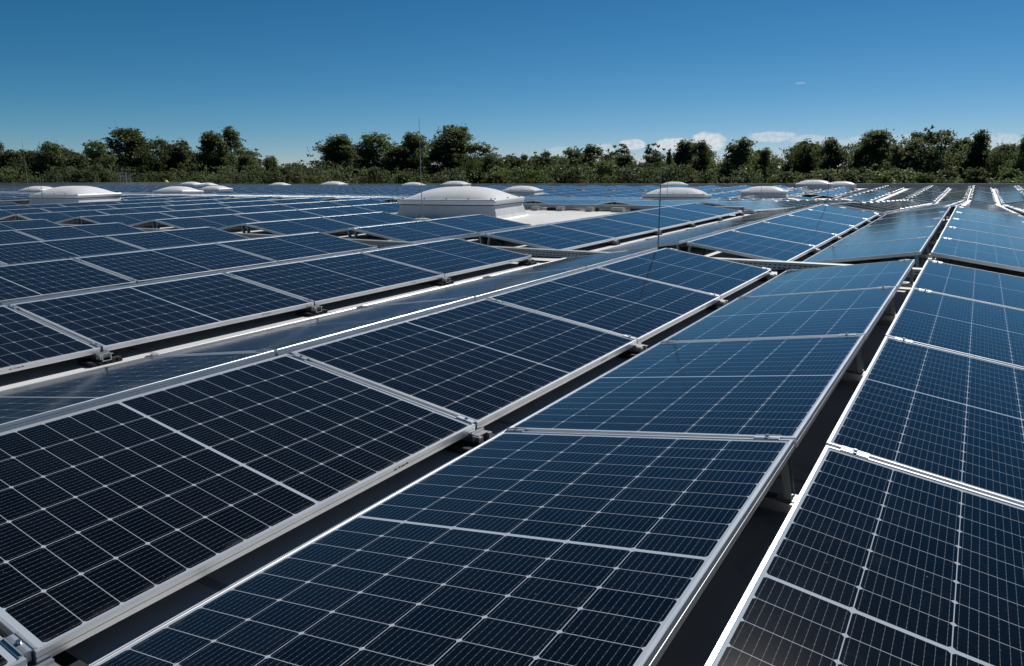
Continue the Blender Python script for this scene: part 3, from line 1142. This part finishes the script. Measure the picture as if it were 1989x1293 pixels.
def make_crown(kind, H, Wd, seed, nleaf):
    random.seed(seed)
    z0 = {'d': 0.22, 'a': 0.34, 's': 0.30, 'b': 0.05, 'o': 0.05}[kind] * H
    V, F = [], []
    limbs = []
    ncl = {'d': 150, 'a': 95, 's': 60, 'b': 80, 'o': 80}[kind]
    clr = {'d': 0.088, 'a': 0.072, 's': 0.11, 'b': 0.12, 'o': 0.12}[kind] * Wd
    lean = Vector((random.uniform(-0.08, 0.08), random.uniform(-0.08, 0.08), 0))
    lobes = [(random.uniform(0, 6.28), random.uniform(0.1, 1.0), random.uniform(0.3, 1.35)) for _ in range(9)]
    cl = []
    for i in range(ncl):
        t = random.random()
        z = z0 + (H * 0.97 - z0) * t
        wmax = Wd / 2 * math.sqrt(max(0.03, 1 - max(0.0, (t - 0.38) / 0.62) ** 2.0)) * (0.80 + 0.2 * min(1, t / 0.35))
        if kind in 'bo':
            wmax = Wd / 2 * math.sqrt(max(0.05, 1 - t ** 2.4))
        a = random.uniform(0, 2 * math.pi)
        k = 1.0
        for la, lt, lk in lobes:
            d = math.cos(a - la) * 0.5 + 0.5
            k *= 1 + (lk - 1) * d * math.exp(-((t - lt) / 0.16) ** 2)
        r = wmax * k * (random.random() ** 0.45)
        c = Vector((r * math.cos(a), r * math.sin(a), z)) + lean * z
        cl.append((c, clr * random.uniform(0.65, 1.5)))
    cl.append((Vector((0, 0, H * 0.95)) + lean * H, clr * 0.8))
    for c, r in [q for q in cl if q[0].z > 0.5 * H][:40]:      # sprays that break the outline
        d = Vector((c.x, c.y, (c.z - 0.55 * H) * 0.8 + 0.12 * H))
        if d.length > 0.01:
            cl.append((c + d.normalized() * r * random.uniform(0.9, 2.0), r * random.uniform(0.28, 0.5)))
    tot = sum(r * r for _, r in cl)
    for c, r in cl:
        n = int(nleaf * r * r / tot)
        sq = random.uniform(0.55, 0.85)
        for _ in range(n):
            d = rnd_dir()
            rr = r * (random.random() ** 0.45) * (1.0 if random.random() < 0.86 else random.uniform(1.1, 1.9))
            p = c + Vector((d.x * rr * 1.15, d.y * rr * 1.15, d.z * rr * sq))
            if p.z > H * 1.01:
                continue
            add_leaf(V, F, p, random.uniform(0.12, 0.25), d)
    return V, F, cl, lean


def make_tree(kind, H, Wd, seed, nleaf):
    V, F, cl, lean = make_crown(kind, H, Wd, seed, nleaf)
    root = empty('tree')
    tm = MB()
    segs = 7
    pts = []
    for i in range(segs + 1):
        t = i / segs
        pts.append(Vector((random.gauss(0, 0.10) * t, random.gauss(0, 0.10) * t, H * 0.9 * t)) + lean * H * 0.9 * t)
    r0 = 0.021 * H * (0.8 if kind in 'as' else 1.0)
    for i in range(segs):
        tm.tube(pts[i], pts[i + 1], r0 * (1 - 0.92 * i / segs), r0 * (1 - 0.92 * (i + 1) / segs), n=8)
    for c, r in cl:
        if random.random() < (0.95 if kind in 'as' else 0.6):
            t = max(0.12, min(0.9, (c.z - 0.25 * math.hypot(c.x, c.y) - 0.08 * H) / (H * 0.9)))
            q = t * segs
            i = min(segs - 1, int(q))
            s0 = pts[i].lerp(pts[i + 1], q - i)
            mid = s0.lerp(c, 0.5) + Vector((random.gauss(0, .15), random.gauss(0, .15), -0.06 * (c - s0).length))
            rl = r0 * (1 - 0.9 * t) * 0.45
            tm.tube(s0, mid, rl, rl * 0.65, n=5, caps=False)
            tm.tube(mid, c, rl * 0.65, rl * 0.2, n=5, caps=False)
    tm.build('trunk', M_BARK, root, smooth=True)
    me = bpy.data.meshes.new('crown')
    me.from_pydata(V, [], F)
    me.materials.append(M_LEAF[kind])
    link('crown', me, root)
    return root


PROTO = {}
for kind, n, H, Wd, nl in (('d', 7, 17.0, 8.5, 15000), ('a', 5, 16.0, 8.0, 7500), ('s', 2, 15.0, 4.0, 4000), ('b', 2, 11.0, 10.0, 10000), ('o', 2, 11.0, 10.0, 10000)):
    PROTO[kind] = []
    for i in range(n):
        o = make_tree(kind, H, Wd, 100 + i * 17 + ord(kind), nl)
        PROTO[kind].append([o, kid_map(o), H, Wd, False])
random.seed(77)
TREES = [('a',-145.5,63.2,5.9,5.58),('d',-134.7,58.7,8.1,4.77),('b',-157.1,72.1,5.9,5.84),('d',-132.3,61.0,5.73,4.17),('d',-138.8,65.1,6.05,5.96),('d',-136.8,66.4,5.66,4.47),('a',-138.6,67.8,6.04,4.41),('d',-132.7,67.4,7.36,4.32),('a',-151.7,78.0,6.46,5.99),('a',-143.5,76.0,7.32,5.5),('d',-131.0,70.1,5.3,4.57),('d',-149.0,82.1,6.6,7.57),('d',-147.3,83.1,6.29,5.33),('d',-135.9,77.3,8.03,5.29),('a',-144.0,84.9,6.74,6.0),('a',-158.2,96.1,7.19,7.13),('d',-143.2,88.5,10.98,7.76),('b',-140.1,88.1,7.37,7.06),('a',-140.7,93.4,9.54,4.97),('b',-144.2,96.2,7.99,7.24),('b',-139.3,96.1,7.62,8.28),('a',-139.6,97.4,9.27,4.52),('a',-148.2,104.9,7.82,7.41),('d',-138.3,101.3,7.24,6.5),('d',-128.4,94.8,10.18,6.22),('d',-136.1,103.1,6.8,8.85),('d',-126.6,99.0,11.4,5.43),('a',-138.9,110.2,7.4,8.55),('b',-126.5,101.7,4.8,6.89),('d',-118.7,96.5,5.74,4.3),('b',-116.8,100.1,3.55,7.45),('d',-111.7,96.0,5.3,4.21),('d',-113.0,100.6,3.37,7.63),('d',-105.5,95.8,3.99,3.6),('a',-112.0,103.0,4.05,7.12),('b',-101.6,97.7,4.33,5.97),('d',-116.5,112.9,3.63,9.27),('d',-107.7,106.8,8.14,8.53),('d',-109.6,111.6,8.65,6.82),('d',-104.9,107.6,9.41,7.64),('d',-112.0,118.9,8.21,7.04),('a',-95.0,104.1,6.67,5.72),('d',-95.6,107.6,9.28,8.41),('a',-90.7,103.8,6.94,7.09),('b',-90.5,107.6,6.57,8.12),('d',-88.7,108.4,9.26,6.02),('a',-97.1,118.7,8.25,7.42),('a',-89.5,116.7,8.13,7.33),('d',-80.9,109.3,6.73,6.57),('d',-80.1,109.6,10.26,9.59),('a',-81.0,111.5,7.65,6.1),('a',-75.4,108.7,7.16,7.52),('b',-69.7,101.3,4.86,3.35),('d',-78.8,116.6,4.31,5.22),('d',-76.6,115.3,4.5,6.33),('d',-67.5,103.5,5.11,4.22),('b',-69.3,106.4,4.34,6.93),('a',-75.7,121.2,5.52,7.58),('d',-67.1,108.7,4.32,4.36),('a',-65.9,110.7,5.11,2.99),('o',-73.5,126.5,4.93,6.54),('a',-63.4,113.1,5.72,5.12),('o',-71.1,128.5,5.15,5.69),('a',-66.6,123.8,4.47,5.08),('b',-60.6,113.9,4.32,7.02),('a',-52.4,101.5,5.56,3.87),('a',-64.9,129.7,5.84,6.92),('d',-54.0,110.1,6.29,4.81),('b',-51.5,108.1,4.15,4.88),('d',-51.6,111.4,3.89,6.5),('s',-50.4,111.7,7.05,3.29),('a',-47.6,109.1,3.29,4.39),('d',-47.2,109.2,4.6,3.97),('o',-43.0,104.0,3.06,6.72),('d',-48.4,120.4,3.75,6.43),('s',-42.1,109.2,6.69,2.62),('d',-42.6,115.0,3.86,5.27),('s',-37.8,102.9,4.96,1.43),('a',-41.0,116.1,5.32,4.28),('a',-45.7,132.9,7.11,4.58),('d',-40.2,117.5,6.83,4.34),('d',-36.9,116.6,6.69,4.23),('d',-40.6,128.6,6.84,4.57),('a',-36.7,119.7,5.72,4.68),('a',-37.1,133.4,6.06,4.75),('d',-30.3,111.6,6.58,5.21),('b',-33.8,125.4,5.54,5.74),('d',-32.1,130.7,5.47,5.9),('d',-25.3,107.6,4.94,4.06),('d',-31.8,135.4,3.7,5.65),('d',-24.8,113.3,4.0,4.35),('o',-23.5,117.8,5.56,4.92),('a',-22.9,118.6,6.51,6.03),('b',-21.3,115.3,5.61,4.43),('a',-19.8,122.0,5.77,4.57),('d',-17.7,112.9,6.31,3.96),('o',-17.0,114.1,5.22,4.32),('a',-15.9,118.5,5.28,2.71),('o',-15.3,120.6,5.93,5.07),('o',-15.4,135.6,6.5,6.01),('d',-12.7,118.0,7.36,4.99),('o',-12.1,119.4,5.53,4.78),('a',-9.7,111.1,5.26,4.0),('d',-7.8,112.1,5.59,5.21),('a',-7.7,112.1,7.13,4.53),('a',-5.7,115.4,5.26,4.55),('b',-5.1,131.3,5.44,5.23),('a',-4.0,110.4,7.09,4.75),('a',-3.0,120.4,5.54,4.16),('d',-1.7,118.5,6.03,4.55),('d',-0.5,113.8,6.82,4.27),('b',0.1,113.5,4.98,4.55),('o',1.7,110.8,4.13,3.19),('d',2.3,136.5,5.64,4.5),('d',3.7,122.0,5.28,4.97),('d',4.4,105.9,5.88,3.44)]
LOOK = {'d': 'dense dark green tree', 'a': 'airy grey-green tree with sky showing through', 's': 'slim narrow dark tree',
        'b': 'rounded bright green tree', 'o': 'low olive green tree'}
for i, (kind, u, v, zt_, w) in enumerate(TREES):
    pr_ = PROTO[kind][random.randrange(len(PROTO[kind]))] if kind != 'd' else PROTO['d'][i % 7]
    o = copy_tree(pr_[0], pr_[1]) if pr_[4] else pr_[0]
    pr_[4] = True
    H = zt_ - zg
    o.location = (u, v, zg)
    sxy = w / pr_[3] * 1.5
    o.scale = (sxy * random.uniform(0.85, 1.2), sxy * random.uniform(0.85, 1.2), H / pr_[2])
    o.rotation_euler = (R(random.gauss(0, 1.5)), R(random.gauss(0, 1.5)), random.uniform(0, 6.28))
    tag(o, '%s beyond the roof, %s tall crown from the left' % (LOOK[kind], ordinal(i + 1)), 'tree', 'trees beyond the far roof edge')
for kind in PROTO:
    for pr_ in PROTO[kind]:
        if not pr_[4]:
            for ch in [pr_[0]] + [c for l_ in pr_[1].values() for c in l_]:
                bpy.data.objects.remove(ch)

BUSH = [('d',-127.9,55.3,2.6,4.85),('o',-117.7,51.7,1.82,4.25),('d',-128.3,58.3,3.1,5.17),('b',-117.5,53.5,1.65,3.8),('b',-127.3,60.7,2.31,5.78),('o',-117.2,55.6,1.14,4.53),('o',-120.1,61.4,3.04,5.79),('o',-114.7,57.7,2.12,4.87),('a',-121.0,63.7,3.01,5.32),('o',-115.6,61.6,2.61,3.44),('o',-119.2,66.9,3.47,4.02),('o',-114.8,64.1,2.08,4.4),('a',-125.9,73.5,2.69,6.36),('b',-116.3,67.5,2.3,3.79),('o',-123.6,74.5,3.16,6.0),('o',-116.8,72.4,2.07,4.73),('b',-123.9,78.6,2.44,5.64),('b',-114.6,74.8,1.5,5.27),('d',-124.9,84.1,3.05,6.42),('o',-113.6,75.7,2.32,6.83),('d',-119.8,86.2,2.49,6.46),('b',-116.0,82.1,1.53,5.3),('a',-114.2,85.6,1.98,7.18),('o',-110.3,81.4,1.45,6.95),('a',-117.5,90.8,3.49,6.54),('o',-105.3,83.8,2.54,6.07),('b',-111.4,91.3,2.58,7.93),('o',-98.4,81.9,2.38,4.02),('o',-100.3,87.7,3.53,4.24),('o',-95.4,82.6,2.44,5.09),('o',-97.6,89.9,3.54,6.47),('o',-92.1,82.8,2.07,4.93),('d',-97.4,92.6,2.94,6.01),('b',-88.1,83.2,1.6,6.47),('a',-88.5,89.2,3.05,6.69),('o',-83.6,83.1,1.03,3.84),('d',-87.2,93.2,2.62,5.04),('o',-80.3,84.7,1.46,5.66),('o',-78.4,87.6,2.73,4.03),('o',-76.1,85.8,2.19,6.31),('o',-77.4,92.9,2.58,6.68),('b',-71.7,85.2,2.06,4.21),('o',-74.4,94.4,1.58,5.67),('b',-68.2,86.0,0.76,5.8),('b',-68.4,91.2,1.93,4.59),('o',-64.1,84.3,1.44,5.42),('o',-66.2,91.4,2.53,6.37),('b',-60.6,83.6,1.38,4.0),('d',-63.8,96.3,2.22,6.93),('b',-57.2,86.6,1.76,3.8),('a',-62.5,96.9,2.71,5.14),('b',-56.0,87.0,1.97,4.13),('b',-55.0,91.2,2.71,5.37),('b',-48.6,83.1,2.08,5.54),('b',-52.9,93.1,2.92,4.54),('o',-47.9,85.3,1.28,3.99),('o',-49.4,92.1,2.77,5.52),('o',-45.4,87.5,1.71,4.09),('d',-45.6,92.1,2.35,5.76),('o',-43.4,86.5,2.35,5.34),('d',-41.9,90.7,3.13,4.48),('b',-40.5,87.7,1.23,4.97),('d',-40.4,96.1,2.33,4.94),('o',-37.0,86.2,2.06,5.6),('o',-35.6,91.3,2.03,4.23),('b',-34.6,87.0,2.16,5.09),('o',-35.3,95.7,2.76,5.11),('o',-30.2,84.5,2.24,4.17),('o',-30.9,91.8,2.59,4.37),('o',-29.6,87.8,1.23,3.68),('o',-30.5,96.4,1.83,4.5),('o',-26.9,86.6,1.82,3.67),('o',-25.0,92.2,2.04,4.71),('o',-24.1,83.9,1.13,2.93),('b',-24.6,96.7,2.55,3.43),('o',-22.9,87.7,1.16,4.19),('a',-21.0,94.4,1.4,4.32),('b',-19.4,88.2,0.93,3.53),('d',-19.8,100.3,1.41,4.73),('o',-18.0,87.6,1.57,4.46),('o',-17.0,93.9,1.36,3.27),('o',-15.6,84.9,0.75,4.15),('d',-15.4,96.6,1.88,4.55),('o',-13.6,84.9,1.59,3.16),('o',-11.5,92.0,2.06,3.96),('o',-10.9,87.5,1.76,3.2),('a',-9.4,91.2,1.41,3.64),('b',-9.3,85.7,1.19,3.02),('d',-8.1,91.2,1.81,3.51),('o',-7.1,88.2,0.73,3.42),('d',-6.3,98.8,1.78,3.51),('b',-4.8,87.0,1.24,2.42),('d',-4.2,98.0,1.36,3.6),('o',-3.1,85.7,0.83,3.81),('o',-2.2,94.6,1.95,3.57),('o',-1.3,87.0,0.88,3.74),('o',-0.5,97.8,1.94,3.41),('o',0.3,86.6,1.68,2.48),('d',2.3,96.8,1.75,2.81),('o',2.0,87.2,1.5,2.34),('d',3.8,97.2,1.17,3.73),('b',2.6,84.0,0.72,3.27)]
VV, FF, MM = [], [], []
keys = ['o', 'b', 'd', 'a']
for i, (kind, u, v, zt_, w) in enumerate(BUSH):
    H = zt_ - zg
    V, F, cl, lean = make_crown('o', H, w * 1.5, 500 + i, 4000)
    n0 = len(VV)
    VV += [(x + u, y + v, z + zg) for x, y, z in V]
    FF += [tuple(q + n0 for q in f) for f in F]
    MM += [keys.index(kind)] * len(F)
me = bpy.data.meshes.new('undergrowth')
me.from_pydata(VV, [], FF)
for k in keys:
    me.materials.append(M_LEAF[k])
me.polygons.foreach_set('material_index', MM)
me.update()
tag(link('undergrowth', me), 'mixed olive and bright green bushes massed along the roof edge', 'bushes', kind='stuff')

# a far wooded ridge, seen through the gaps
random.seed(5)
VV, FF = [], []
for i in range(16000):
    a = R(random.uniform(-72, 10))
    d = random.uniform(520, 640)
    x, y = math.sin(a) * d, math.cos(a) * d
    top = 17 + 4 * math.sin(a * 9) + 3 * math.sin(a * 23 + 1) + 2 * math.sin(a * 61)
    z = zg + (random.random() ** 0.6) * (top - 0.0)
    add_leaf(VV, FF, Vector((x, y, z)), random.uniform(1.6, 3.2), Vector((0, 0, 1)))
me = bpy.data.meshes.new('woodland')
me.from_pydata(VV, [], FF)
me.materials.append(M_LEAF['d'])
tag(link('woodland', me), 'distant dark wooded ridge seen through gaps between the trees', 'wood', kind='stuff')
